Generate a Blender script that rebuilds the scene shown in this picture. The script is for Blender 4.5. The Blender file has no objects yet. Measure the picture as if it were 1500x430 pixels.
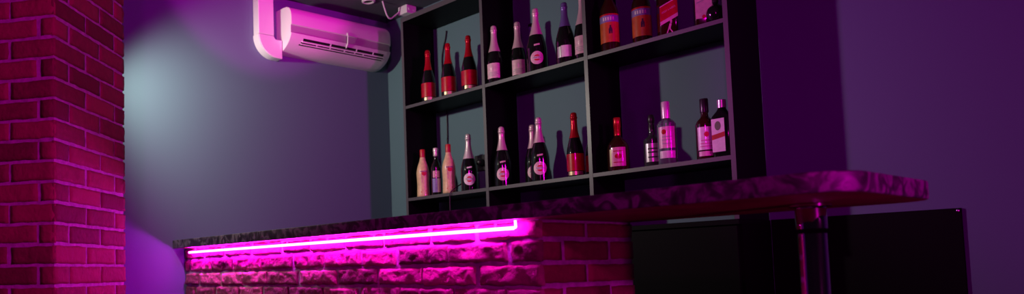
import bpy, bmesh, math, random
from mathutils import Vector, Matrix, noise
random.seed(7)
PI = math.pi
sc = bpy.context.scene
C = sc.collection

# ------------------------------------------------------------------ materials
def newmat(name):
    m = bpy.data.materials.new(name); m.use_nodes = True
    nt = m.node_tree; b = nt.nodes['Principled BSDF']
    return m, nt, b
def mat(name, col, rough=.5, metal=0., spec=.5, coat=0., trans=0., ior=1.45, bump=None, var=None):
    m, nt, b = newmat(name)
    b.inputs['Base Color'].default_value = (*col, 1)
    b.inputs['Roughness'].default_value = rough
    b.inputs['Metallic'].default_value = metal
    b.inputs['Specular IOR Level'].default_value = spec
    b.inputs['Coat Weight'].default_value = coat
    b.inputs['Transmission Weight'].default_value = trans
    b.inputs['IOR'].default_value = ior
    tc = nt.nodes.new('ShaderNodeTexCoord')
    if var:
        n = nt.nodes.new('ShaderNodeTexNoise'); n.inputs['Scale'].default_value = var[0]; n.inputs['Detail'].default_value = 6
        r = nt.nodes.new('ShaderNodeValToRGB')
        r.color_ramp.elements[0].position = .3; r.color_ramp.elements[1].position = .7
        r.color_ramp.elements[0].color = (*[c*(1-var[1]) for c in col], 1)
        r.color_ramp.elements[1].color = (*[min(1, c*(1+var[1])) for c in col], 1)
        nt.links.new(tc.outputs['Object'], n.inputs['Vector']); nt.links.new(n.outputs['Fac'], r.inputs['Fac'])
        nt.links.new(r.outputs['Color'], b.inputs['Base Color'])
    if bump:
        n = nt.nodes.new('ShaderNodeTexNoise'); n.inputs['Scale'].default_value = bump[0]; n.inputs['Detail'].default_value = 5
        k = nt.nodes.new('ShaderNodeBump'); k.inputs['Strength'].default_value = bump[1]; k.inputs['Distance'].default_value = bump[2]
        nt.links.new(tc.outputs['Object'], n.inputs['Vector']); nt.links.new(n.outputs['Fac'], k.inputs['Height'])
        nt.links.new(k.outputs['Normal'], b.inputs['Normal'])
    return m
def emat(name, col, s):
    m, nt, b = newmat(name)
    b.inputs['Base Color'].default_value = (.8, .8, .8, 1)
    b.inputs['Emission Color'].default_value = (*col, 1); b.inputs['Emission Strength'].default_value = s
    return m
def brickmat(name, lo, hi, bscale, bstr):
    m, nt, b = newmat(name)
    at = nt.nodes.new('ShaderNodeAttribute'); at.attribute_name = 'tint'
    tc = nt.nodes.new('ShaderNodeTexCoord')
    n = nt.nodes.new('ShaderNodeTexNoise'); n.inputs['Scale'].default_value = 34; n.inputs['Detail'].default_value = 8; n.inputs['Roughness'].default_value = .65
    nt.links.new(tc.outputs['Object'], n.inputs['Vector'])
    ad = nt.nodes.new('ShaderNodeMath'); ad.operation = 'MULTIPLY_ADD'; ad.inputs[1].default_value = .9
    nt.links.new(n.outputs['Fac'], ad.inputs[0]); 
    sb = nt.nodes.new('ShaderNodeMath'); sb.operation = 'SUBTRACT'; sb.inputs[1].default_value = .45
    nt.links.new(at.outputs['Fac'], sb.inputs[0]); nt.links.new(sb.outputs[0], ad.inputs[2])
    r = nt.nodes.new('ShaderNodeValToRGB')
    r.color_ramp.elements[0].position = .15; r.color_ramp.elements[1].position = .85
    r.color_ramp.elements[0].color = (*lo, 1); r.color_ramp.elements[1].color = (*hi, 1)
    nt.links.new(ad.outputs[0], r.inputs['Fac']); nt.links.new(r.outputs['Color'], b.inputs['Base Color'])
    b.inputs['Roughness'].default_value = .8
    n2 = nt.nodes.new('ShaderNodeTexNoise'); n2.inputs['Scale'].default_value = bscale; n2.inputs['Detail'].default_value = 8
    nt.links.new(tc.outputs['Object'], n2.inputs['Vector'])
    k = nt.nodes.new('ShaderNodeBump'); k.inputs['Strength'].default_value = bstr; k.inputs['Distance'].default_value = .006
    nt.links.new(n2.outputs['Fac'], k.inputs['Height']); nt.links.new(k.outputs['Normal'], b.inputs['Normal'])
    return m
def marblemat():
    m, nt, b = newmat('dark_mottled_laminate')
    tc = nt.nodes.new('ShaderNodeTexCoord')
    n = nt.nodes.new('ShaderNodeTexNoise'); n.inputs['Scale'].default_value = 19; n.inputs['Detail'].default_value = 8; n.inputs['Distortion'].default_value = 1.6
    nt.links.new(tc.outputs['Object'], n.inputs['Vector'])
    r = nt.nodes.new('ShaderNodeValToRGB'); e = r.color_ramp.elements
    e[0].position = .36; e[0].color = (.010, .008, .010, 1)
    e[1].position = .60; e[1].color = (.14, .118, .138, 1)
    x = e.new(.47); x.color = (.032, .026, .032, 1)
    x = e.new(.72); x.color = (.05, .042, .05, 1)
    nt.links.new(n.outputs['Fac'], r.inputs['Fac']); nt.links.new(r.outputs['Color'], b.inputs['Base Color'])
    b.inputs['Roughness'].default_value = .5
    return m

M = {}
M['wall'] = mat('teal_grey_wall_paint', (.12, .212, .243), .62, spec=.3, bump=(160, .12, .002))
M['ceil'] = mat('dark_grey_ceiling_paint', (.10, .105, .125), .8, spec=.2, bump=(120, .1, .002))
M['floor'] = mat('dark_brown_floor_boards', (.07, .05, .045), .45, var=(4, .4))
M['brick'] = brickmat('red_brick', (.12, .022, .022), (.25, .055, .052), 55, .8)
M['brick2'] = brickmat('tumbled_red_brick', (.13, .016, .045), (.46, .085, .20), 70, .9)
M['mortar'] = mat('grey_mortar', (.36, .32, .34), .9, bump=(140, .6, .003), var=(40, .25))
M['marble'] = marblemat()
M['under'] = mat('brown_board_underside', (.19, .035, .03), .5, var=(9, .3))
M['shelf'] = mat('black_satin_laminate', (.004, .004, .005), .5, spec=.12)
M['edge'] = mat('dark_grey_edge_band', (.085, .082, .087), .38, spec=.6)
M['blackcab'] = mat('black_matt_board', (.003, .003, .0035), .55, spec=.10)
M['white'] = mat('white_abs_plastic', (.82, .80, .79), .38, bump=(220, .05, .001))
M['band'] = mat('pale_grey_plastic_band', (.42, .40, .41), .35)
M['dark'] = mat('dark_slot', (.01, .008, .01), .6)
M['chrome'] = mat('polished_chrome', (.75, .75, .77), .07, metal=1)
M['blackplast'] = mat('black_plastic', (.012, .012, .013), .35)
M['led'] = emat('magenta_led_diffuser', (.95, .012, 1.0), 112)
M['led_off'] = mat('aluminium_led_channel', (.5, .5, .52), .4, metal=.6)
M['glass'] = mat('dark_green_bottle_glass', (.006, .008, .006), .10, spec=.6, coat=.3)
M['glassbrown'] = mat('dark_brown_bottle_glass', (.03, .008, .004), .10, spec=.6, coat=.3)
M['glassred'] = mat('dark_red_bottle_glass', (.05, .006, .006), .12, spec=.6, coat=.3)
M['clear'] = mat('clear_bottle_glass', (.80, .82, .86), .05, trans=.92, ior=1.33)
M['smoke'] = mat('smoky_bottle_glass', (.10, .09, .11), .06, trans=.6, ior=1.33)
M['cream'] = mat('cream_frosted_glass', (.78, .52, .30), .3, coat=.3, var=(60, .12))
M['redfoil'] = mat('red_metallic_foil', (.52, .004, .018), .26, metal=.4, bump=(90, .25, .002))
M['pinkfoil'] = mat('pale_pink_foil', (.80, .52, .60), .33, metal=.35, bump=(120, .3, .002))
M['silverfoil'] = mat('silver_pink_foil', (.80, .66, .68), .32, metal=.4, bump=(150, .4, .002))
M['violetfoil'] = mat('violet_blue_foil', (.20, .14, .42), .3, metal=.4)
M['redlab'] = mat('red_paper_label', (.48, .004, .016), .3, coat=.5, var=(50, .15))
M['whitelab'] = mat('white_paper_label', (.82, .76, .74), .3, coat=.5, var=(70, .08))
M['pinklab'] = mat('pale_pink_paper_label', (.78, .50, .55), .3, coat=.5, var=(60, .12))
M['goldlab'] = mat('gold_foil_strip', (.78, .62, .35), .28, metal=.6)
M['orlab'] = mat('orange_paper_label', (.62, .11, .035), .3, coat=.5, var=(40, .15))
M['violab'] = mat('violet_blue_paper_label', (.28, .20, .50), .3, coat=.5, var=(60, .15))
M['maglab'] = mat('rose_paper_label', (.72, .25, .42), .3, coat=.5, var=(60, .15))
M['ink'] = mat('dark_ink', (.04, .02, .03), .5)
M['redink'] = mat('red_ink', (.62, .02, .03), .45)
M['redcap'] = mat('red_plastic_cap', (.50, .015, .02), .35)
M['blackcap'] = mat('black_metal_cap', (.02, .016, .018), .28)
M['greycap'] = mat('grey_metal_cap', (.55, .5, .52), .3, metal=.5)
M['green'] = mat('green_ink', (.12, .16, .07), .5)

# ------------------------------------------------------------------ helpers
def link(name, bm, mats, parent=None, smooth=False, autos=None):
    me = bpy.data.meshes.new(name); bm.normal_update(); bm.to_mesh(me); bm.free()
    for m in (mats if isinstance(mats, (list, tuple)) else [mats]): me.materials.append(m)
    o = bpy.data.objects.new(name, me); C.objects.link(o)
    if smooth:
        for p in me.polygons: p.use_smooth = True
        if autos is not None:
            me.set_sharp_from_angle(angle=math.radians(autos))
    if parent is not None: o.parent = parent
    return o
def thing(name, label, cat, loc=(0, 0, 0), rz=0, group=None):
    o = bpy.data.objects.new(name, None); C.objects.link(o); o.location = loc; o.rotation_euler = (0, 0, rz)
    o.empty_display_size = .05
    return tag(o, label, cat, group)
def tag(o, label, cat, group=None):
    o['label'] = label; o['category'] = cat
    if group: o['group'] = group
    return o
def struct(o):
    o['kind'] = 'structure'; return o
def box(bm, a, b, mi=0, bevel=0, seg=2):
    vs = [bm.verts.new((x, y, z)) for x in (a[0], b[0]) for y in (a[1], b[1]) for z in (a[2], b[2])]
    idx = [(0, 1, 3, 2), (4, 6, 7, 5), (0, 4, 5, 1), (2, 3, 7, 6), (0, 2, 6, 4), (1, 5, 7, 3)]
    fs = []
    for i in idx:
        f = bm.faces.new([vs[k] for k in i]); f.material_index = mi; fs.append(f)
    bmesh.ops.recalc_face_normals(bm, faces=fs)
    if bevel:
        es = list({e for f in fs for e in f.edges})
        bmesh.ops.bevel(bm, geom=es, offset=bevel, segments=seg, affect='EDGES', profile=.5)
    return fs
def boxo(name, a, b, m, parent=None, bevel=0):
    bm = bmesh.new(); box(bm, a, b, 0, bevel); return link(name, bm, m, parent)
def extrude_poly(bm, pts, axis_vec, mi=0, smooth=False):
    """pts: list of 3-vectors forming a closed planar outline; extruded along axis_vec"""
    a = [bm.verts.new(p) for p in pts]; b = [bm.verts.new(Vector(p)+Vector(axis_vec)) for p in pts]
    n = len(pts); fs = [bm.faces.new(a), bm.faces.new(list(reversed(b)))]
    for i in range(n):
        f = bm.faces.new((a[i], b[i], b[(i+1) % n], a[(i+1) % n])); f.smooth = smooth; fs.append(f)
    for f in fs: f.material_index = mi
    bmesh.ops.recalc_face_normals(bm, faces=fs)
    return fs
def lathe(bm, prof, seg=36, mi=0, cap=True):
    rings = []
    for r, z in prof:
        rings.append([bm.verts.new((r*math.cos(2*PI*k/seg), r*math.sin(2*PI*k/seg), z)) for k in range(seg)])
    fs = []
    for i in range(len(rings)-1):
        for k in range(seg):
            fs.append(bm.faces.new((rings[i][k], rings[i][(k+1) % seg], rings[i+1][(k+1) % seg], rings[i+1][k])))
    if cap:
        fs.append(bm.faces.new(list(reversed(rings[0])))); fs.append(bm.faces.new(rings[-1]))
    for f in fs: f.material_index = mi; f.smooth = True
    return fs
def tube(bm, pts, r, seg=10, mi=0):
    """tube through a smoothed polyline"""
    P = [Vector(p) for p in pts]; Q = []
    for i in range(len(P)-1):
        p0 = P[max(i-1, 0)]; p1 = P[i]; p2 = P[i+1]; p3 = P[min(i+2, len(P)-1)]
        n = 8 if len(P) > 2 else 1
        for k in range(n):
            t = k/n
            Q.append(.5*((2*p1)+(-p0+p2)*t+(2*p0-5*p1+4*p2-p3)*t*t+(-p0+3*p1-3*p2+p3)*t*t*t))
    Q.append(P[-1]); rings = []
    up = Vector((.31, .17, .93)).normalized()
    for i, q in enumerate(Q):
        t = (Q[min(i+1, len(Q)-1)]-Q[max(i-1, 0)]).normalized()
        u = t.cross(up)
        if u.length < 1e-3: u = t.cross(Vector((1, 0, 0)))
        u.normalize(); v = t.cross(u)
        rings.append([bm.verts.new(q+r*(math.cos(2*PI*k/seg)*u+math.sin(2*PI*k/seg)*v)) for k in range(seg)])
    for i in range(len(rings)-1):
        for k in range(seg):
            f = bm.faces.new((rings[i][k], rings[i][(k+1) % seg], rings[i+1][(k+1) % seg], rings[i+1][k])); f.smooth = True; f.material_index = mi
    f1 = bm.faces.new(list(reversed(rings[0]))); f2 = bm.faces.new(rings[-1]); f1.material_index = f2.material_index = mi
    bmesh.ops.recalc_face_normals(bm, faces=bm.faces)

# ------------------------------------------------------------------ the room
YW, XL, ZC = 3.47, -3.76, 2.63
struct(boxo('wall_back', (XL-.12, YW, 0), (3.6, YW+.12, ZC), M['wall']))
struct(boxo('wall_left', (XL-.12, -1.6, 0), (XL, YW, ZC), M['wall']))
struct(boxo('floor', (XL-.12, -1.6, -.1), (3.6, YW+.12, 0), M['floor']))
struct(boxo('ceiling', (XL-.12, -1.6, ZC), (3.6, YW+.12, ZC+.1), M['ceil']))

# ------------------------------------------------------------------ brickwork
def brick(bm, lay, o, u, n, s0, s1, z0, z1, proud, back, nu, nv, amp, rnd, tint, edge=.006):
    """one brick as a rounded rough block: o origin, u along the face, n outward"""
    o = Vector(o); W = s1-s0; H = z1-z0
    rings = []
    seed = Vector((random.random()*50, random.random()*50, random.random()*50))
    grid = []
    for j in range(nv+1):
        row = []
        for i in range(nu+1):
            # cluster the first and last rows near the edge
            a = i/nu; b = j/nv
            ds = min(a, 1-a)*W; dz = min(b, 1-b)*H
            d = min(ds, dz)
            t = min(1, d/rnd)
            lift = math.sqrt(max(0, 1-(1-t)**2))
            s = s0+a*W; z = z0+b*H
            p = Vector((s, z, 0))*22+seed
            nz = noise.fractal(p, 1.0, 2.0, 4)*amp
            # ragged outline
            js = noise.noise(Vector((z*40, seed.x, s*15)))*edge*.5 if (i in (0, nu)) else 0
            jz = noise.noise(Vector((s*30, seed.y, z*10)))*edge*.5 if (j in (0, nv)) else 0
            h = back+(proud-back)*(.35+.65*lift)+nz*(.3+.7*lift)
            row.append(bm.verts.new(o+u*(s+js)+Vector((0, 0, z+jz))+n*h))
        grid.append(row)
    fs = []
    for j in range(nv):
        for i in range(nu):
            fs.append(bm.faces.new((grid[j][i], grid[j][i+1], grid[j+1][i+1], grid[j+1][i])))
    # skirt going back into the mortar
    loop = grid[0][:]+[grid[j][nu] for j in range(1, nv+1)]+grid[nv][:-1][::-1]+[grid[j][0] for j in range(nv-1, 0, -1)]
    bk = []
    for v in loop:
        d = (v.co-o).dot(n); bk.append(bm.verts.new(v.co-n*(d-(-.006))))
    L = len(loop)
    for i in range(L):
        fs.append(bm.faces.new((loop[i], bk[i], bk[(i+1) % L], loop[(i+1) % L])))
    for f in fs:
        f.material_index = 0; f.smooth = True
        for l in f.loops: l[lay] = (tint, tint, tint, 1)
def brick_face(bm, lay, o, u, n, L, zl, joints, gap, proud, amp, rnd, nu, nv, ext=(0, 0), edge=.006, jit=.004):
    """zl: list of course lines (mortar centres); joints(k) -> inner joint positions of course k"""
    u = Vector(u); n = Vector(n)
    for k in range(len(zl)-1):
        js = [j for j in joints(k) if .03 < j < L-.03]
        ss = [-ext[0]]+js+[L+ext[1]]
        for i in range(len(ss)-1):
            a = ss[i]+(gap/2 if i else 0)+random.uniform(-jit, jit)*(i > 0)
            b = ss[i+1]-(gap/2 if i < len(ss)-2 else 0)+random.uniform(-jit, jit)*(i < len(ss)-2)
            w = b-a; m = max(3, int(nu*w/.25))
            brick(bm, lay, o, u, n, a, b, zl[k]+gap/2+random.uniform(-1, 1)*jit*.4, zl[k+1]-gap/2+random.uniform(-1, 1)*jit*.4,
                  proud+random.uniform(-1, 1)*.0015, .001, m, nv, amp, rnd, random.random(), edge)

# the pillar: a square brick column standing at an angle to the room
pc = Vector((-2.766, .868, 0)); pu = Vector((-.665, .747, 0)).normalized(); pv = Vector((-.747, -.665, 0)).normalized()
LP, LQ = .571, .571
bm = bmesh.new(); lay = bm.loops.layers.float_color.new('tint')
extrude_poly(bm, [pc, pc+pu*LP, pc+pu*LP+pv*LQ, pc+pv*LQ], (0, 0, ZC), mi=1)
zl = [z for z in (.978+.0777*k for k in range(-14, 24)) if -.02 < z < ZC+.05]
zl[0] = 0.0; zl[-1] = ZC
if zl[-1]-zl[-2] < .03: zl.pop(-2)
nR = -pv; nL = -pu
k0 = next(i for i, z in enumerate(zl) if abs(z-.978) < .001)
brick_face(bm, lay, pc, pu, nR, LP, zl, lambda k: [.105+.25*i for i in range(3)] if (k-k0) % 2 else [.235+.25*i for i in range(2)], .013, .0060, .0030, .009, 14, 6, (.004, .008))
brick_face(bm, lay, pc, pv, nL, LQ, zl, lambda k: [.062+.25*i for i in range(3)] if (k-k0) % 2 else [.185+.25*i for i in range(2)], .013, .0060, .0030, .009, 14, 6, (.004, .004))
brick_face(bm, lay, pc+pu*LP, pv, pu, LQ, zl, lambda k: [.062+.25*i for i in range(3)] if (k-k0) % 2 else [.185+.25*i for i in range(2)], .018, .024, .0035, .018, 8, 6, (.004, .004))
brick_face(bm, lay, pc+pv*LQ, pu, pv, LP, zl, lambda k: [.105+.25*i for i in range(3)] if (k-k0) % 2 else [.235+.25*i for i in range(2)], .014, .0045, .0022, .008, 8, 3, (.004, .004))
o = link('brick_pillar', bm, [M['brick'], M['mortar']])
tag(o, 'square red brick pillar with pale mortar joints at the left, in front of the grey wall', 'pillar')

# the bar base
BX0, BX1, BY0, BY1, BZ = -3.752, -1.423, 1.902, 2.405, 1.0755
t = thing('brick_bar', 'red brick bar front with rough tumbled bricks under the mottled bar top', 'bar', (-2.6, 2.15, 0))
def rel(t, v): return Vector(v)-t.location
bm = bmesh.new(); lay = bm.loops.layers.float_color.new('tint')
o0 = rel(t, (BX0, BY0+.010, 0)); o1 = rel(t, (BX1, BY1, 0))
box(bm, o0, (o1.x, o1.y, BZ), 1)
zb = [0.0]+[1.016-.0718*k for k in range(13, -1, -1)]+[BZ]
def jt(k):
    random.seed(100+k)
    off = .11 if k % 2 else .235
    L = []; x = BX1-BX0-off-.02*random.random()
    while x > 0:
        L.append(x); x -= random.uniform(.205, .27)
    L = sorted(L); random.seed(500+k); return L
brick_face(bm, lay, o0, (1, 0, 0), (0, -1, 0), BX1-BX0, zb, jt, .012, .012, .0085, .012, 30, 11, (0, .006), .011, .006)
o = link('brick_front', bm, [M['brick2'], M['mortar']], t)
random.seed(21)
bm = bmesh.new(); lay = bm.loops.layers.float_color.new('tint')
o2 = rel(t, (BX1, BY0+.004, 0))
brick_face(bm, lay, o2, (0, 1, 0), (1, 0, 0), BY1-BY0-.004, zb, lambda k: [.115, .365] if k % 2 else [.24, .475], .015, .0055, .002, .009, 12, 5, (.0, .004))
o = link('brick_end', bm, [M['brick']], t)

# countertop with rounded free corners
t = thing('bar_countertop', 'dark mottled stone-look bar top with rounded free end carried by a chrome leg', 'countertop', (-2.2, 2.12, 0))
X0, X1, Y0, Y1, Z0, Z1 = XL+.002, -.600, 1.832, 2.425, BZ+.001, 1.1225
R1 = .105
out = [(X0, Y0), ]
for k in range(9):
    a = -PI/2+PI/2*k/8; out.append((X1-R1+R1*math.cos(a), Y0+R1+R1*math.sin(a)))
for k in range(9):
    a = PI/2*k/8; out.append((X1-R1+R1*math.cos(a), Y1-R1+R1*math.sin(a)))
out.append((X0, Y1))
out = [(x-t.location.x, y-t.location.y) for x, y in out]
bm = bmesh.new()
fs = extrude_poly(bm, [(x, y, Z0) for x, y in out], (0, 0, Z1-Z0))
for f in bm.faces:
    if f.normal.z < -.9: f.material_index = 1
es = [e for e in bm.edges if len(e.link_faces) == 2 and any(abs(f.normal.z) > .9 for f in e.link_faces) and any(abs(f.normal.z) < .5 for f in e.link_faces)]
bmesh.ops.bevel(bm, geom=es, offset=.004, segments=3, affect='EDGES', profile=.5)
for f in bm.faces:
    f.smooth = True
o = link('slab', bm, [M['marble'], M['under']], t, True, 35)
lx, ly = -.795-t.location.x, 2.165-t.location.y
bm = bmesh.new()
lathe(bm, [(.0315, .012), (.0315, 1.0)], 32)
bmesh.ops.translate(bm, verts=bm.verts, vec=(lx, ly, 0))
o = link('support_leg', bm, M['chrome'], t, True, 40)
bm = bmesh.new(); lathe(bm, [(.0338, .0), (.0338, .05), (.0325, .054), (.030, .054)], 32)
lathe(bm, [(.046, .056), (.046, .062), (.034, .0645)], 32)
bmesh.ops.translate(bm, verts=bm.verts, vec=(lx, ly, Z0-.0645))
fl = link('top_collar', bm, M['chrome'], o, True, 40)
bm = bmesh.new(); lathe(bm, [(.05, .0), (.05, .006), (.034, .012)], 32)
bmesh.ops.translate(bm, verts=bm.verts, vec=(lx, ly, 0.0))
link('foot_flange', bm, M['chrome'], o, True, 40)

# LED tube under the front edge
t = thing('led_strip_light', 'glowing magenta LED tube running under the front edge of the bar top', 'light', (-2.6, 1.862, 1.047))
bm = bmesh.new(); tube(bm, [rel(t, (-3.66, 1.882, 1.0525)), rel(t, (-1.495, 1.882, 1.0525))], .0058, 12)
link('glowing_tube', bm, M['led'], t)
bm = bmesh.new(); tube(bm, [rel(t, (-1.494, 1.882, 1.0525)), rel(t, (-1.487, 1.882, 1.055)), rel(t, (-1.486, 1.881, 1.062)), rel(t, (-1.486, 1.880, 1.0757))], .0042, 10)
link('tube_end', bm, M['led'], t)
for k in range(8):
    x = -3.6+k*.29
    boxo('mounting_clip', rel(t, (x-.004, 1.8865, 1.050)), rel(t, (x+.004, 1.890, 1.0757)), M['led_off'], t)

# ------------------------------------------------------------------ back shelves
SX = [-3.319, -2.697, -2.072, -1.432]; TH = .0095
SY0, SY1 = 3.19, 3.455
ZB, ZTOP = 1.107, 2.487
ZS = [1.358, 1.9235]        # shelf centres (18 mm boards)
t = thing('shelving_unit', 'tall black open bottle shelving with three bays standing against the teal wall', 'shelf', (-2.38, 3.33, ZB))
def board(name, a, b, ed, parent):
    """black board whose front edge carries a grey edge band"""
    bm = bmesh.new(); fs = box(bm, rel(t, a), rel(t, b))
    for f in bm.faces:
        if f.normal.y < -.9: f.material_index = 1
    return link(name, bm, [M['shelf'], M['edge']], parent)
for i, x in enumerate(SX):
    board('side_panel' if i in (0, 3) else 'divider', (x-TH, SY0, ZB), (x+TH, SY1, ZTOP-.03), 1, t)
board('top_board', (SX[0]-TH, SY0, ZTOP-.03), (SX[3]+TH, SY1, ZTOP), 1, t)
for z in ZS:
    for i in range(3):
        board('shelf_board', (SX[i]+TH, SY0+.001, z-.009), (SX[i+1]-TH, SY1, z+.009), 1, t)
SH = [ZS[0]+.009, ZS[1]+.009]

# black base cabinet below
t = thing('base_cabinet', 'black low cabinet carrying the bottle shelving behind the bar', 'cabinet', (-2.38, 3.33, 0))
bm = bmesh.new(); box(bm, rel(t, (SX[0]-TH, 3.212, .08)), rel(t, (SX[3]+TH, 3.465, ZB-.022)))
box(bm, rel(t, (SX[0]-TH+.02, 3.24, 0)), rel(t, (SX[3]+TH-.02, 3.465, .08)))
link('carcass', bm, M['blackcab'], t)
boxo('cabinet_top', rel(t, (SX[0]-TH, 3.185, ZB-.022)), rel(t, (SX[3]+TH, 3.465, ZB)), M['blackcab'], t, .002)
for i in range(3):
    d = boxo('door', rel(t, (SX[i]+.003, 3.193, .09)), rel(t, (SX[i+1]-.003, 3.212, ZB-.026)), M['blackcab'], t, .0015)

# black panel on the wall to the right of the cabinet
t = thing('wall_panel', 'black waist-high panel against the purple wall, behind the chrome leg', 'panel', (-1.11, 3.45, 0))
boxo('board', rel(t, (SX[3]+TH+.003, 3.460, 0)), rel(t, (-.803, 3.469, 1.108)), M['blackcab'], t, .002)
bm = bmesh.new(); lathe(bm, [(.006, 0), (.0055, .003), (.003, .0045)], 16)
bmesh.ops.rotate(bm, verts=bm.verts, cent=(0, 0, 0), matrix=Matrix.Rotation(PI/2, 3, 'X'))
bmesh.ops.translate(bm, verts=bm.verts, vec=rel(t, (-.812, 3.460, 1.098)))
o = link('screw_cap', bm, M['chrome'], t, True); o['label'] = 'shiny screw cap in the top corner'

# ------------------------------------------------------------------ air conditioner on the left wall
AY0, AY1 = 2.553, 3.372
t = thing('air_conditioner', 'white wall-mounted air conditioner with slotted outlet on the left wall', 'air conditioner', (XL, (AY0+AY1)/2, 2.40))
prof = [(0, 2.268), (.030, 2.270), (.060, 2.277), (.090, 2.291), (.115, 2.308), (.136, 2.328), (.150, 2.350), (.157, 2.368),
        (.150, 2.370), (.151, 2.395), (.152, 2.417), (.160, 2.419), (.161, 2.450), (.159, 2.480), (.152, 2.506), (.136, 2.526), (.112, 2.537), (.080, 2.541), (0, 2.541)]
def acp(d, z, y): return rel(t, (XL+d, y, z))
bm = bmesh.new()
ys = [AY0, AY0+.002, AY1-.05, AY1-.03, AY1-.014, AY1-.004, AY1]
ins = [.0015, 0, 0, .002, .007, .018, .035]
rings = []
for y, q in zip(ys, ins):
    cx_, cz_ = .07, 2.405
    ring = []
    for d, z in prof:
        if d == 0: ring.append(bm.verts.new(acp(0.0005, z+(q if z < 2.4 else -q), y)))
        else:
            v = Vector((d-cx_, z-cz_)); v = v*(1-q/max(v.length, .05)); ring.append(bm.verts.new(acp(max(.001, v.x+cx_), v.y+cz_, y)))
    rings.append(ring)
n = len(prof)
for i in range(len(rings)-1):
    for k in range(n):
        f = bm.faces.new((rings[i][k], rings[i+1][k], rings[i+1][(k+1) % n], rings[i][(k+1) % n])); f.smooth = True
        if k in (8, 9) and 1 <= i <= 3: f.material_index = 1
bm.faces.new(list(reversed(rings[0]))); bm.faces.new(rings[-1])
bmesh.ops.recalc_face_normals(bm, faces=bm.faces)
link('casing', bm, [M['white'], M['band']], t, True, 28)
# outlet: dark slots, white slats and small dividers following the curved lower front
def onprof(s):  # s: 0 at z=2.368 going down the curve
    P = [(.157, 2.368), (.150, 2.350), (.136, 2.328), (.115, 2.308), (.090, 2.291)]
    for i in range(len(P)-1):
        a = Vector(P[i]); b = Vector(P[i+1]); L = (b-a).length
        if s <= L: 
            q = a.lerp(b, s/L); d = (b-a).normalized(); return q, d, Vector((-d.y, d.x))
        s -= L
    return b, d, Vector((-d.y, d.x))
def strip(bm, s0, s1, y0, y1, h, thick):
    q0, d0, n0 = onprof(s0); q1, d1, n1 = onprof(s1)
    if n0.x < 0: n0 = -n0
    if n1.x < 0: n1 = -n1
    c = [q0+n0*(h-thick), q0+n0*h, q1+n1*h, q1+n1*(h-thick)]
    extrude_poly(bm, [acp(p.x, p.y, y0) for p in c], (0, y1-y0, 0))
slots = [(.022, .0375, 2.650, 3.300), (.046, .054, 2.640, 3.305), (.062, .0695, 2.632, 3.302)]
for a, b, y0, y1 in slots:
    bm = bmesh.new(); strip(bm, a, b, y0, y1, .0015, .004); link('outlet_slot', bm, M['dark'], t)
for (a, b) in ((.038, .0455), (.0545, .0615)):
    bm = bmesh.new(); strip(bm, a, b, 2.645, 3.305, .004, .005); link('slat', bm, M['white'], t)
for y, a, b in [(q, .021, .038) for q in (2.86, 3.07, 3.21)]+[(q, .0455, .0535) for q in (2.76, 2.865, 2.98, 3.065, 3.135)]:
    bm = bmesh.new(); strip(bm, a, b, y-.0045, y+.0045, .0033, .005); link('slot_divider', bm, M['white'], t)
bm = bmesh.new()
tube(bm, [acp(.162, 2.434, 2.985), acp(.1655, 2.415, 2.985), acp(.164, 2.39, 2.985), acp(.161, 2.365, 2.985), acp(.148, 2.340, 2.982)], .0042, 8)
link('panel_clip', bm, M['white'], t)

# pipe cover next to it
t = thing('pipe_cover', 'white pipe duct with curved elbow running down the wall left of the air conditioner', 'pipe duct', (XL, 2.44, 2.40))
DD = .062
bm = bmesh.new(); box(bm, acp(.0005, 2.362, 2.383), acp(DD, ZC-.002, 2.493), 0, .004)
link('straight_duct', bm, M['white'], t, False)
cy, cz, Ro, Ri = 2.512, 2.360, .131, .019
pts = [acp(.0005, cz-0, cy-Ro)]
pts = []
for k in range(13):
    a = PI+PI/2*k/12; pts.append(acp(.0005, cz+Ro*math.sin(a), cy+Ro*math.cos(a)))
pts.append(acp(.0005, cz-Ro, AY0-.003)); pts.append(acp(.0005, cz-Ri, AY0-.003))
for k in range(6):
    a = 1.5*PI-PI/2*k/5; pts.append(acp(.0005, cz+Ri*math.sin(a), cy+Ri*math.cos(a)))
bm = bmesh.new(); extrude_poly(bm, pts, (DD+.002, 0, 0))
es = [e for e in bm.edges if all(abs(v.co.x-(XL-t.location.x+.0005+DD+.002)) < 1e-4 for v in e.verts)]
bmesh.ops.bevel(bm, geom=es, offset=.004, segments=2, affect='EDGES')
link('elbow', bm, M['white'], t, True, 30)

# ceiling fittings
t = thing('junction_box', 'small white square box on the ceiling above the shelf corner with a dangling cord', 'junction box', (-3.450, 3.368, ZC))
boxo('housing', rel(t, (-3.490, 3.325, ZC-.055)), rel(t, (-3.410, 3.411, ZC-.0005)), M['white'], t, .004)
for dy in (-.02, .02):
    boxo('cable_gland', rel(t, (-3.4105, 3.368+dy-.008, ZC-.036)), rel(t, (-3.407, 3.368+dy+.008, ZC-.018)), M['white'], t, .001)
bm = bmesh.new()
tube(bm, [rel(t, p) for p in [(-3.455, 3.16, ZC), (-3.465, 3.185, 2.59), (-3.475, 3.215, 2.552), (-3.485, 3.25, 2.542), (-3.485, 3.29, 2.568), (-3.48, 3.325, 2.598)]], .0048, 10)
link('cord', bm, M['white'], t)
bm = bmesh.new(); lathe(bm, [(.026, -.002), (.026, -.010), (.034, -.014), (.042, -.010), (.043, 0)], 32, cap=False)
ring = link('ceiling_ring', bm, M['white'], None, True, 40); 
t2 = thing('ceiling_fitting', 'white round ceiling fitting with dark centre above the air conditioner', 'ceiling fitting', (-3.49, 3.074, ZC-.0005))
ring.parent = t2; ring.location = (0, 0, 0); ring.name = 'rim'
bm = bmesh.new(); lathe(bm, [(.0265, -.006), (.0265, -.0005)], 24); o = link('recess', bm, M['dark'], t2)

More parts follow.
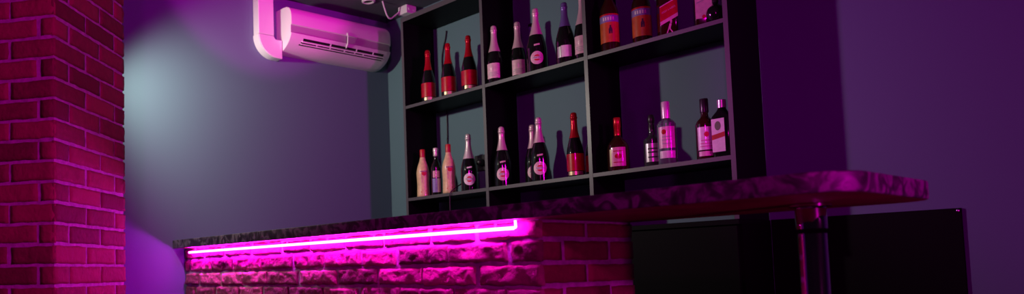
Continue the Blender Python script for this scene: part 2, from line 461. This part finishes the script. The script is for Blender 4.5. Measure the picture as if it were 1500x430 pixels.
# ------------------------------------------------------------------ cables and socket behind the bottles
bm = bmesh.new()
tube(bm, [(-3.205, 3.462, 2.42), (-3.216, 3.462, 2.37), (-3.236, 3.462, 2.319), (-3.251, 3.462, 2.236), (-3.243, 3.462, 2.08), (-3.226, 3.462, 1.926), (-3.227, 3.462, 1.75), (-3.230, 3.462, 1.69), (-3.232, 3.462, 1.111)], .0036, 8)
o = link('black_cable', bm, M['blackplast'], None)
tag(o, 'thin black cable hanging down the teal wall inside the left shelf bay', 'cable')
t = thing('wall_socket', 'black socket with plug on the wall behind the silver-necked bottle', 'socket', (-2.965, 3.469, 1.555))
boxo('cover_plate', rel(t, (-3.012, 3.458, 1.508)), rel(t, (-2.918, 3.4695, 1.602)), M['blackplast'], t, .003)
bm = bmesh.new(); lathe(bm, [(.022, 0), (.022, .025), (.017, .034), (.008, .04)], 20)
bmesh.ops.rotate(bm, verts=bm.verts, cent=(0, 0, 0), matrix=Matrix.Rotation(PI/2, 3, 'X'))
bmesh.ops.translate(bm, verts=bm.verts, vec=rel(t, (-2.955, 3.4575, 1.555)))
link('plug', bm, M['blackplast'], t, True, 40)
bm = bmesh.new()
tube(bm, [rel(t, p) for p in [(-2.957, 3.415, 1.550), (-2.965, 3.385, 1.52), (-2.955, 3.335, 1.46), (-2.938, 3.27, 1.425), (-2.945, 3.215, 1.395), (-2.958, 3.183, 1.366), (-2.962, 3.180, 1.33), (-2.963, 3.180, 1.25), (-2.966, 3.180, 1.13)]], .0034, 8)
link('lead', bm, M['blackplast'], t)

# ------------------------------------------------------------------ bottles
def radius_at(prof, z):
    for (r0, z0), (r1, z1) in zip(prof, prof[1:]):
        if z0 <= z <= z1 and z1 > z0: return r0+(r1-r0)*(z-z0)/(z1-z0)
    return prof[-1][0]
def smoothprof(P, n=4):
    """subdivide a profile with Catmull-Rom keeping points"""
    P = [Vector(p) for p in P]; out = []
    for i in range(len(P)-1):
        p0 = P[max(0, i-1)]; p1 = P[i]; p2 = P[i+1]; p3 = P[min(len(P)-1, i+2)]
        for k in range(n):
            t_ = k/n
            q = .5*((2*p1)+(-p0+p2)*t_+(2*p0-5*p1+4*p2-p3)*t_*t_+(-p0+3*p1-3*p2+p3)*t_**3)
            out.append((max(.001, q.x), q.y))
    out.append((P[-1].x, P[-1].y)); return out
def patch(prof, s, z, off=.0009):
    r = radius_at(prof, z)+off; a = s/max(r, .004)-PI/2
    return Vector((r*math.cos(a), r*math.sin(a), z))
def rect_label(name, prof, par, m, s0, s1, z0, z1, off=.0009, slant=0., nz=6, na=14):
    bm = bmesh.new(); g = []
    for j in range(nz+1):
        z = z0+(z1-z0)*j/nz
        g.append([bm.verts.new(patch(prof, s0+(s1-s0)*i/na, z+slant*(i/na-.5), off)) for i in range(na+1)])
    for j in range(nz):
        for i in range(na):
            f = bm.faces.new((g[j][i], g[j][i+1], g[j+1][i+1], g[j+1][i])); f.smooth = True
    return link(name, bm, m, par)
def oval_label(name, prof, par, m, cs, czz, rs, rz, off=.0009, nr=4, na=28):
    bm = bmesh.new(); c = bm.verts.new(patch(prof, cs, czz, off)); prev = None
    for j in range(1, nr+1):
        q = j/nr
        cur = [bm.verts.new(patch(prof, cs+rs*q*math.cos(2*PI*k/na), czz+rz*q*math.sin(2*PI*k/na), off)) for k in range(na)]
        for k in range(na):
            f = bm.faces.new((c, cur[k], cur[(k+1) % na])) if prev is None else bm.faces.new((prev[k], cur[k], cur[(k+1) % na], prev[(k+1) % na]))
            f.smooth = True
        prev = cur
    return link(name, bm, m, par)
def text_mesh(txt):
    cu = bpy.data.curves.new('lettering', 'FONT'); cu.body = txt; cu.align_x = 'CENTER'; cu.align_y = 'CENTER'; cu.size = 1; cu.resolution_u = 3
    ob = bpy.data.objects.new('lettering', cu); C.objects.link(ob)
    dg = bpy.context.evaluated_depsgraph_get(); dg.update()
    me = bpy.data.meshes.new_from_object(ob.evaluated_get(dg))
    bpy.data.objects.remove(ob); bpy.data.curves.remove(cu)
    return me
TXT = {}
def wrap_text(prof, par, m, txt, cs, czz, width, off=.0018, slant=0., flat=None, name='lettering'):
    if txt not in TXT: TXT[txt] = text_mesh(txt)
    me = TXT[txt]; xs = [v.co.x for v in me.vertices]; k = width/(max(xs)-min(xs))
    bm = bmesh.new(); bm.from_mesh(me)
    for v in bm.verts:
        s = cs+v.co.x*k; z = czz+v.co.y*k+slant*v.co.x*k
        v.co = patch(prof, s, z, off) if flat is None else Vector((s, flat-off, z))
    return link(name, bm, m, par)
# champagne-style profile for a bottle of height h and radius r
def champ(r, h, neck=.0145):
    return smoothprof([(r*.90, 0), (r*.985, .004), (r, .012), (r, .33*h), (r*.985, .38*h), (r*.90, .455*h), (r*.72, .55*h), (r*.52, .64*h), (r*.40, .72*h), (neck, .80*h), (neck, .885*h), (neck+.001, .895*h), (neck, .90*h), (neck, .915*h)], 3)
def foil_over(par, prof, m, z0, h, r=.0165, name='foil'):
    """crinkled foil over the neck and the wired cork"""
    bm = bmesh.new(); P = [(radius_at(prof, z0+(.9*h-z0)*i/8)+.0010, z0+(.9*h-z0)*i/8) for i in range(9)]
    P += [(r+.0005, .905*h), (r+.001, .925*h), (r-.0015, .938*h), (r-.001, .955*h), (r-.0025, .985*h), (r*.55, h), (.002, h)]
    lathe(bm, P, 28)
    for v in bm.verts:
        q = noise.noise(v.co*160+par.location*9)*.0006; v.co += Vector((v.co.x, v.co.y, 0)).normalized()*q
    # neck ring where the foil ends in a ragged cut
    return link(name, bm, m, par, True, 50)
def place(name, label, x, y, shelf, group=None, turn=0.):
    th = math.atan2(0-x, y)   # local -Y towards the room
    return thing(name, label, 'bottle', (x, y, SH[shelf]+.0004), th+turn, group)
def body(par, prof, m, seg=40):
    bm = bmesh.new(); lathe(bm, prof, seg); return link('glass_body', bm, m, par, True, 50)

def red_bottle(x, y, sh, label, r=.0425, h=.318, turn=0):
    t = place('champagne_bottle', label, x, y, sh, None, turn); p = champ(r, h)
    body(t, p, M['glass'])
    foil_over(t, p, M['redfoil'], .60*h, h)
    rect_label('label', p, t, M['redlab'], -.075, .075, .085*h, .35*h, na=24)
    rect_label('gold_strip', p, t, M['goldlab'], -.03, .045, .02*h, .075*h, off=.0012)
    return t
def pink_bottle(x, y, sh, label, r=.043, h=.322, foil='pinkfoil', lab='pinklab', oval=False, zf=.58, turn=0, ink=True):
    t = place('champagne_bottle', label, x, y, sh, None, turn); p = champ(r, h)
    body(t, p, M['glass'])
    foil_over(t, p, M[foil], zf*h, h)
    if oval:
        l = oval_label('label', p, t, M[lab], 0, .195*h, .034, .034)
        oval_label('ring', p, l, M['redink'], 0, .195*h, .0165, .0165, .0013)
        rect_label('band', p, l, M['whitelab'], -.024, .024, .195*h-.0065, .195*h+.0065, .0016, nz=2)
        wrap_text(p, l, M['ink'], 'MARTINI', 0, .195*h, .042, .0021)
        rect_label('neck_strip', p, t, M[lab], -.013, .016, .385*h, .412*h, .0012, slant=.004, nz=2)
    else:
        l = rect_label('label', p, t, M[lab], -.038, .038, .075*h, .33*h)
        if ink:
            oval_label('emblem', p, l, M['pinkfoil'], -.004, .235*h, .009, .011, .0014)
            for k, (w, zz) in enumerate(((.024, .165), (.030, .14), (.018, .115))):
                rect_label('print_line', p, l, M['band'], -w, w, zz*h, (zz+.009)*h, .0014, nz=1)
    return t

# upper row, left bay: three red ones
red_bottle(-3.163, 3.245, 1, 'red foil champagne bottle, leftmost of the three on the upper left shelf')
red_bottle(-3.000, 3.245, 1, 'red foil champagne bottle, middle of the three on the upper left shelf')
red_bottle(-2.838, 3.240, 1, 'red foil champagne bottle on the upper left shelf, nearest the divider', r=.044)
# upper row, middle bay
pink_bottle(-2.657, 3.242, 1, 'champagne bottle with pale pink neck foil beside the left divider on the upper shelf', lab='pinklab', zf=.54, turn=-.25)
pink_bottle(-2.545, 3.30, 1, 'shaded pink-necked champagne bottle, second from the left divider on the upper shelf', r=.041, lab='pinklab', zf=.54)
t = place('wine_bottle', 'slim bottle with violet neck hidden behind the large pink-necked bottle', -2.512, 3.375, 1)
p = smoothprof([(.026, 0), (.029, .006), (.029, .15), (.026, .175), (.016, .205), (.0125, .23), (.0125, .295), (.0135, .298), (.0135, .312), (.012, .314)], 3)
body(t, p, M['glass']); foil_over(t, p, M['violetfoil'], .20, .318, r=.0138)
rect_label('label', p, t, M['whitelab'], -.026, .026, .03, .085)
pink_bottle(-2.384, 3.243, 1, 'largest champagne bottle of the upper middle shelf, pink neck and round label', r=.050, h=.336, oval=True, zf=.57)
t = place('champagne_bottle', 'champagne bottle with violet neck foil and small white label on the upper shelf', -2.215, 3.245, 1)
p = champ(.046, .315); body(t, p, M['glass']); foil_over(t, p, M['violetfoil'], .60*.315, .315)
rect_label('label', p, t, M['whitelab'], -.022, .028, .03, .088); rect_label('grey_strip', p, t, M['greycap'], -.045, -.024, .03, .085)
pink_bottle(-2.118, 3.25, 1, 'pale pink champagne bottle half hidden by the second divider on the upper shelf', r=.041, h=.345, zf=.50, turn=-.35)
# upper row, right bay
def square_bottle(name, label, x, y, sh, w, d, h, hs, neck, cap, glass, hcap, turn=0., capm='blackcap'):
    t = place(name, label, x, y, sh, None, turn)
    bm = bmesh.new()
    n = 40; rings = []
    def sq(wx, wy, e, z):
        L = []
        for k in range(n):
            a = 2*PI*k/n; c, s = math.cos(a), math.sin(a)
            L.append(bm.verts.new((wx*math.copysign(abs(c)**e, c), wy*math.copysign(abs(s)**e, s), z)))
        return L
    for (f, e, z) in ((.93, .32, 0), (1, .3, .005), (1, .3, hs*.5), (1, .3, hs-.012), (.97, .36, hs-.004), (.85, .5, hs+.004)):
        rings.append(sq(w*f, d*f, e, z))
    rings.append(sq(neck*1.5, neck*1.5, .9, hs+.016))
    for r_, z in ((neck*1.1, hs+.026), (neck, hs+.034), (neck, h-.01)): rings.append(sq(r_, r_, 1, z))
    for i in range(len(rings)-1):
        for k in range(n):
            f = bm.faces.new((rings[i][k], rings[i][(k+1) % n], rings[i+1][(k+1) % n], rings[i+1][k])); f.smooth = True
    bm.faces.new(list(reversed(rings[0]))); bm.faces.new(rings[-1])
    link('glass_body', bm, M[glass], t, True, 40)
    bm = bmesh.new(); lathe(bm, [(cap, h-hcap), (cap, h-.002), (cap-.002, h), (.002, h)], 28)
    link('cap', bm, M[capm], t, True, 40)
    return t
def flat_label(name, par, m, x0, x1, z0, z1, y, slant=0., th=.0006):
    bm = bmesh.new()
    extrude_poly(bm, [(x0, y, z0-slant/2), (x1, y, z0+slant/2), (x1, y, z1+slant/2), (x0, y, z1-slant/2)], (0, -th, 0))
    return link(name, bm, m, par)
def orange_bottle(x, y, label, turn=0):
    h = .335; t = place('liqueur_bottle', label, x, y, 1, None, turn)
    p = smoothprof([(.037, 0), (.0405, .006), (.0405, .165), (.0405, .19), (.037, .215), (.026, .24), (.0165, .265), (.0145, .29), (.0145, .31)], 3)
    body(t, p, M['glassbrown'])
    bm = bmesh.new(); lathe(bm, [(.0165, .285), (.0165, .333), (.015, .335), (.002, .335)], 28); link('cap', bm, M['blackcap'], t, True, 40)
    l = rect_label('label', p, t, M['orlab'], -.062, .062, .046, .142, na=24)
    rect_label('blue_band', p, l, M['violab'], -.062, .062, .142, .174, .0011, na=24, nz=3)
    rect_label('red_edge', p, l, M['redlab'], -.062, .062, .174, .182, .0011, na=24, nz=1)
    # the little bottle drawn on the label
    bm = bmesh.new()
    pts = [(-.008, .086), (.008, .086), (.008, .108), (.0035, .117), (.0035, .126), (-.0035, .126), (-.0035, .117), (-.008, .108)]
    vs = [bm.verts.new(patch(p, s+.004, z, .0016)) for s, z in pts]; bm.faces.new(vs)
    link('drawn_bottle', bm, M['ink'], l)
    for k in range(5):
        rect_label('print_mark', p, l, M['whitelab'], -.030+k*.011, -.023+k*.011, .150, .166, .0016, nz=1, na=2)
    return t
orange_bottle(-1.985, 3.262, 'brown liqueur bottle with orange and violet label, beside the second divider up high')
orange_bottle(-1.850, 3.305, 'dimmer brown liqueur bottle with orange label, left of the bottle with slanted red label')
t = square_bottle('whisky_bottle', 'square whisky bottle with a slanted red label on the upper right shelf', -1.708, 3.262, 1, .037, .037, .300, .205, .0145, .0165, 'glassbrown', .05, capm='redcap', turn=.20)
l = flat_label('label', t, M['redlab'], -.036, .036, .070, .150, -.0374, .038)
flat_label('pale_band', l, M['pinklab'], -.036, .036, .066, .082, -.0379, .038)
flat_label('top_band', l, M['pinklab'], -.036, .036, .146, .151, -.0379, .038)
wrap_text(None, l, M['pinklab'], 'RED LABEL', 0, .117, .056, .0012, slant=.53, flat=-.0376)
# striding figure printed near the foot
bm = bmesh.new()
def quad(pts, y=-.0378): bm.faces.new([bm.verts.new((x, y, z)) for x, z in pts])
quad([(-.006, .030), (.004, .030), (.009, .052), (.001, .055)])      # coat
quad([(-.006, .030), (-.001, .030), (-.008, .012), (-.013, .012)])   # rear leg
quad([(-.001, .031), (.004, .031), (.013, .017), (.009, .014)])      # front leg
bm.faces.new([bm.verts.new((.007+.004*math.cos(2*PI*k/12), -.0378, .059+.0045*math.sin(2*PI*k/12))) for k in range(12)])
quad([(.001, .063), (.013, .063), (.013, .0645), (.001, .0645)]); quad([(.003, .0645), (.011, .0645), (.011, .071), (.003, .071)])
link('striding_figure', bm, M['pinklab'], t)
t = square_bottle('spirit_bottle', 'dark spirit bottle with tall pale label beside the right end of the upper shelf', -1.555, 3.285, 1, .040, .030, .300, .20, .014, .016, 'glassbrown', .05)
l = flat_label('label', t, M['pinklab'], -.036, .030, .042, .19, -.0304)
bm = bmesh.new(); bm.faces.new([bm.verts.new((-.005+.007*math.cos(2*PI*k/16), -.0314, .048+.009*math.sin(2*PI*k/16))) for k in range(16)])
link('red_seal', bm, M['redink'], l)
flat_label('print_line', l, M['band'], -.03, .024, .118, .123, -.0310, .02)
# flask in front of it
t = place('flask', 'round black flask in front of the pale-labelled bottle at the upper right', -1.487, 3.232, 1)
bm = bmesh.new(); p = smoothprof([(.020, 0), (.027, .004), (.034, .022), (.036, .042), (.030, .062), (.016, .074), (.011, .080), (.011, .092)], 3)
lathe(bm, p, 36); link('glass_body', bm, M['glass'], t, True, 50)
bm = bmesh.new(); lathe(bm, [(.0125, .086), (.0125, .104), (.011, .106), (.002, .106)], 24); link('cap', bm, M['blackcap'], t, True, 40)

# lower row, left bay
def cream_bottle(x, y, label, h=.288, turn=0):
    t = place('vermouth_bottle', label, x, y, 0, None, turn)
    p = smoothprof([(.034, 0), (.038, .006), (.0375, .03), (.036, .07), (.0375, .115), (.0385, .145), (.034, .175), (.026, .20), (.0185, .222), (.0145, .245), (.0135, .262), (.0135, .27)], 3)
    body(t, p, M['cream'])
    bm = bmesh.new(); lathe(bm, [(.0152, .240), (.0155, .250), (.0155, h-.003), (.0145, h), (.002, h)], 28); link('cap', bm, M['redcap'], t, True, 40)
    l = oval_label('red_emblem', p, t, M['redink'], .006, .140, .014, .014, .0012)
    rect_label('emblem_bar', p, t, M['maglab'], -.022, .028, .148, .156, .0015, nz=2)
    rect_label('stem_mark', p, t, M['maglab'], -.009, -.005, .085, .145, .0012, nz=4, na=2)
    for s, z in ((-.012, .028), (.016, .034), (.02, .02)):
        oval_label('red_spot', p, t, M['redink'], s, z, .0035, .0035, .0012, nr=1, na=10)
    wrap_text(p, t, M['ink'], 'MARTINI', .004, .1515, .040, .0022)
    return t
cream_bottle(-3.228, 3.240, 'cream vermouth bottle with red cap, at the far left of the lower shelf')
t = place('liqueur_bottle', 'slim dark bottle with violet label between the two cream bottles', -3.130, 3.252, 0)
p = smoothprof([(.027, 0), (.030, .006), (.030, .15), (.0295, .165), (.022, .19), (.0135, .212), (.0125, .235), (.0125, .27)], 3); body(t, p, M['glass'])
bm = bmesh.new(); lathe(bm, [(.0125, .235), (.0138, .24), (.0138, .262), (.0155, .264), (.0155, .281), (.014, .284), (.002, .284)], 28); link('cap', bm, M['silverfoil'], t, True, 40)
rect_label('label', p, t, M['violab'], -.026, .026, .018, .10); rect_label('upper_label', p, t, M['maglab'], -.022, .022, .105, .145)
rect_label('pale_strip', p, t, M['pinklab'], .006, .026, .018, .10, .0013)
cream_bottle(-3.018, 3.240, 'cream vermouth bottle with red cap, right of the slim violet-labelled bottle')
t = pink_bottle(-2.869, 3.245, 0, 'champagne bottle with silver neck and round white label on the lower left shelf', r=.046, h=.325, foil='silverfoil', lab='whitelab', oval=True, zf=.56)
# lower row, middle bay
pink_bottle(-2.632, 3.243, 0, 'pink-necked champagne bottle with round label, alone at the left of the lower middle shelf', r=.046, h=.325, oval=True, zf=.60)
pink_bottle(-2.495, 3.325, 0, 'pink-necked champagne bottle standing back, half behind its neighbour on the lower middle shelf', r=.043, h=.320, oval=True, zf=.60)
pink_bottle(-2.393, 3.243, 0, 'front pink-necked champagne bottle of the pair on the lower middle shelf', r=.047, h=.332, lab='pinklab', oval=True, zf=.60)
red_bottle(-2.185, 3.240, 0, 'red foil champagne bottle near the second divider on the lower shelf', r=.040, h=.318, turn=-.2)
red_bottle(-2.145, 3.335, 0, 'red-labelled champagne bottle almost hidden by the second divider on the lower shelf', r=.040, h=.30, turn=.3)
# lower row, right bay
t = place('brandy_bottle', 'squat brandy bottle with bright rose label, alone beside the second divider', -1.962, 3.245, 0)
p = smoothprof([(.042, 0), (.0465, .006), (.0475, .06), (.0465, .105), (.041, .128), (.028, .146), (.017, .16), (.0135, .175), (.0130, .225), (.0130, .24)], 3); body(t, p, M['glassbrown'])
bm = bmesh.new(); lathe(bm, [(.0142, .165), (.0140, .205), (.0155, .207), (.0155, .249), (.014, .252), (.002, .252)], 28); link('cap', bm, M['redfoil'], t, True, 40)
l = rect_label('label', p, t, M['maglab'], -.034, .034, .020, .108, na=18)
oval_label('seal', p, l, M['redlab'], .0, .066, .016, .012, .0013); rect_label('gold_edge', p, l, M['goldlab'], -.042, -.032, .020, .10, .0013, na=3)
for zz in (.036, .088): rect_label('print_line', p, l, M['redlab'], -.022, .022, zz, zz+.004, .0013, nz=1)
t = place('gin_bottle', 'short grey glass bottle with black stopper, left of the clear bottle', -1.806, 3.262, 0)
p = smoothprof([(.033, 0), (.036, .005), (.036, .115), (.035, .124), (.024, .135), (.0145, .145), (.0125, .16), (.0125, .195)], 3); body(t, p, M['smoke'])
bm = bmesh.new(); lathe(bm, [(.0135, .165), (.0140, .185), (.010, .195), (.0145, .205), (.0145, .225), (.010, .238), (.002, .240)], 28); link('stopper', bm, M['blackcap'], t, True, 50)
l = rect_label('label', p, t, M['greycap'], -.032, .032, .022, .105, na=16)
for zz in (.04, .062, .078): rect_label('print_line', p, l, M['ink'], -.02, .02, zz, zz+.006, .0013, nz=1)
t = place('vodka_bottle', 'clear bottle with tall white cap and rose label on the lower right shelf', -1.727, 3.242, 0)
p = smoothprof([(.035, 0), (.0385, .005), (.0385, .165), (.038, .178), (.030, .192), (.018, .202), (.0145, .212), (.0145, .25)], 3); body(t, p, M['clear'])
bm = bmesh.new(); lathe(bm, [(.0165, .205), (.0172, .215), (.0172, .277), (.0155, .280), (.002, .280)], 28); link('cap', bm, M['silverfoil'], t, True, 40)
l = rect_label('label', p, t, M['pinklab'], -.036, .036, .070, .165, na=16)
oval_label('sun_emblem', p, l, M['redlab'], -.012, .142, .010, .011, .0013)
rect_label('lower_label', p, t, M['whitelab'], -.034, .034, .026, .058, na=16)
for zz in (.088, .104, .118): rect_label('print_line', p, l, M['band'], -.02, .02, zz, zz+.004, .0013, nz=1)
t = place('whiskey_bottle', 'round-shouldered whiskey bottle with white label and black cap near the right side panel', -1.560, 3.240, 0)
p = smoothprof([(.033, 0), (.0365, .005), (.0365, .135), (.036, .150), (.029, .166), (.018, .178), (.0142, .19), (.0142, .235)], 3); body(t, p, M['glassbrown'])
bm = bmesh.new(); lathe(bm, [(.0160, .200), (.0165, .205), (.0165, .256), (.015, .259), (.002, .259)], 28); link('cap', bm, M['blackcap'], t, True, 40)
l = rect_label('label', p, t, M['whitelab'], -.033, .033, .038, .135, na=16)
oval_label('red_seal', p, l, M['redink'], .004, .103, .0095, .011, .0013)
for zz, w in ((.062, .022), (.075, .018), (.05, .025)): rect_label('print_line', p, l, M['maglab'], -w, w, zz, zz+.005, .0013, nz=1)
rect_label('foot_label', p, t, M['pinklab'], -.03, .03, .012, .032)
t = square_bottle('herb_liqueur_bottle', 'square dark bottle with red-banded label touching the right side panel', -1.487, 3.236, 0, .036, .026, .240, .175, .0145, .0168, 'glass', .034, turn=-.42, capm='greycap')
l = flat_label('label', t, M['whitelab'], -.033, .018, .022, .160, -.0264)
flat_label('red_band', l, M['redlab'], -.033, .018, .078, .098, -.0270, .010)
bm = bmesh.new(); bm.faces.new([bm.verts.new((-.008+.012*math.cos(2*PI*k/20), -.0275, .130+.019*math.sin(2*PI*k/20))) for k in range(20)])
link('oval_emblem', bm, M['green'], l)

# ------------------------------------------------------------------ lights
def light(kind, name, loc, target, energy, col, size=.05, cone=None, blend=.3):
    d = bpy.data.lights.new(name, kind); d.energy = energy; d.color = col
    if kind == 'SPOT': d.spot_size = math.radians(cone); d.spot_blend = blend; d.shadow_soft_size = size
    elif kind == 'POINT': d.shadow_soft_size = size
    o = bpy.data.objects.new(name, d); C.objects.link(o); o.location = loc
    v = Vector(target)-Vector(loc); o.rotation_euler = v.to_track_quat('-Z', 'Y').to_euler()
    return o
L0 = Vector((-3.44, 1.22, 2.10))
def dirv(az, el): a, e = math.radians(az), math.radians(el); return Vector((math.cos(a)*math.cos(e), math.sin(a)*math.cos(e), math.sin(e)))
light('SPOT', 'white_wall_lamp', L0, L0+dirv(85, -20), 78, (1, .95, .82), .04, 113, .88)
light('SPOT', 'violet_wall_lamp', L0+Vector((0, .02, -.05)), L0+dirv(33, -8), 110, (1, 0, .95), .07, 42, .7)
light('SPOT', 'magenta_ac_spot', (.2, 1.2, 2.35), (XL, 2.42, 2.80), 400, (1, 0, .62), .03, 20, .35)
light('SPOT', 'magenta_room_lamp', (.5, -.9, 2.2), (-2.4, 1.9, 1.1), 108, (1, 0, .68), .12, 110, .6)
light('SPOT', 'magenta_side_lamp', (3.4, 1.8, 2.2), (-2.8, 1.5, 1.7), 560, (1, 0, .75), .22, 52, .9)
light('SPOT', 'magenta_low_lamp', (.9, 1.5, .5), (-1.4, 2.1, .95), 32, (1, 0, .70), .10, 70, .8)

w = bpy.data.worlds.new('night_club_dark'); sc.world = w; w.use_nodes = True
w.node_tree.nodes['Background'].inputs[0].default_value = (.02, .004, .022, 1); w.node_tree.nodes['Background'].inputs[1].default_value = .15

# ------------------------------------------------------------------ camera
cd = bpy.data.cameras.new('camera'); cam = bpy.data.objects.new('camera', cd); C.objects.link(cam)
F_ = 1098.; yaw, pitch, roll = math.radians(-54.83), math.radians(3.54), math.radians(-1.25)
f = Vector((math.sin(yaw)*math.cos(pitch), math.cos(yaw)*math.cos(pitch), math.sin(pitch)))
r = Vector((math.cos(yaw), -math.sin(yaw), 0)); u = r.cross(f)
r2 = r*math.cos(roll)+u*math.sin(roll); u2 = u*math.cos(roll)-r*math.sin(roll)
mw = Matrix(((r2.x, u2.x, -f.x, 0), (r2.y, u2.y, -f.y, 0), (r2.z, u2.z, -f.z, .93), (0, 0, 0, 1)))
cam.matrix_world = mw
cd.sensor_fit = 'HORIZONTAL'; cd.sensor_width = 36; cd.lens = 36*F_/1500
cd.shift_x = (750-430)/1500; cd.shift_y = (331-215)/1500
cd.clip_start = .05
cd.dof.use_dof = True; cd.dof.focus_distance = 3.2; cd.dof.aperture_fstop = 2.4
sc.camera = cam
sc.view_settings.view_transform = 'Standard'; sc.view_settings.look = 'None'
sc.view_settings.exposure = 0; sc.view_settings.gamma = 1; sc.view_settings.use_curve_mapping = False
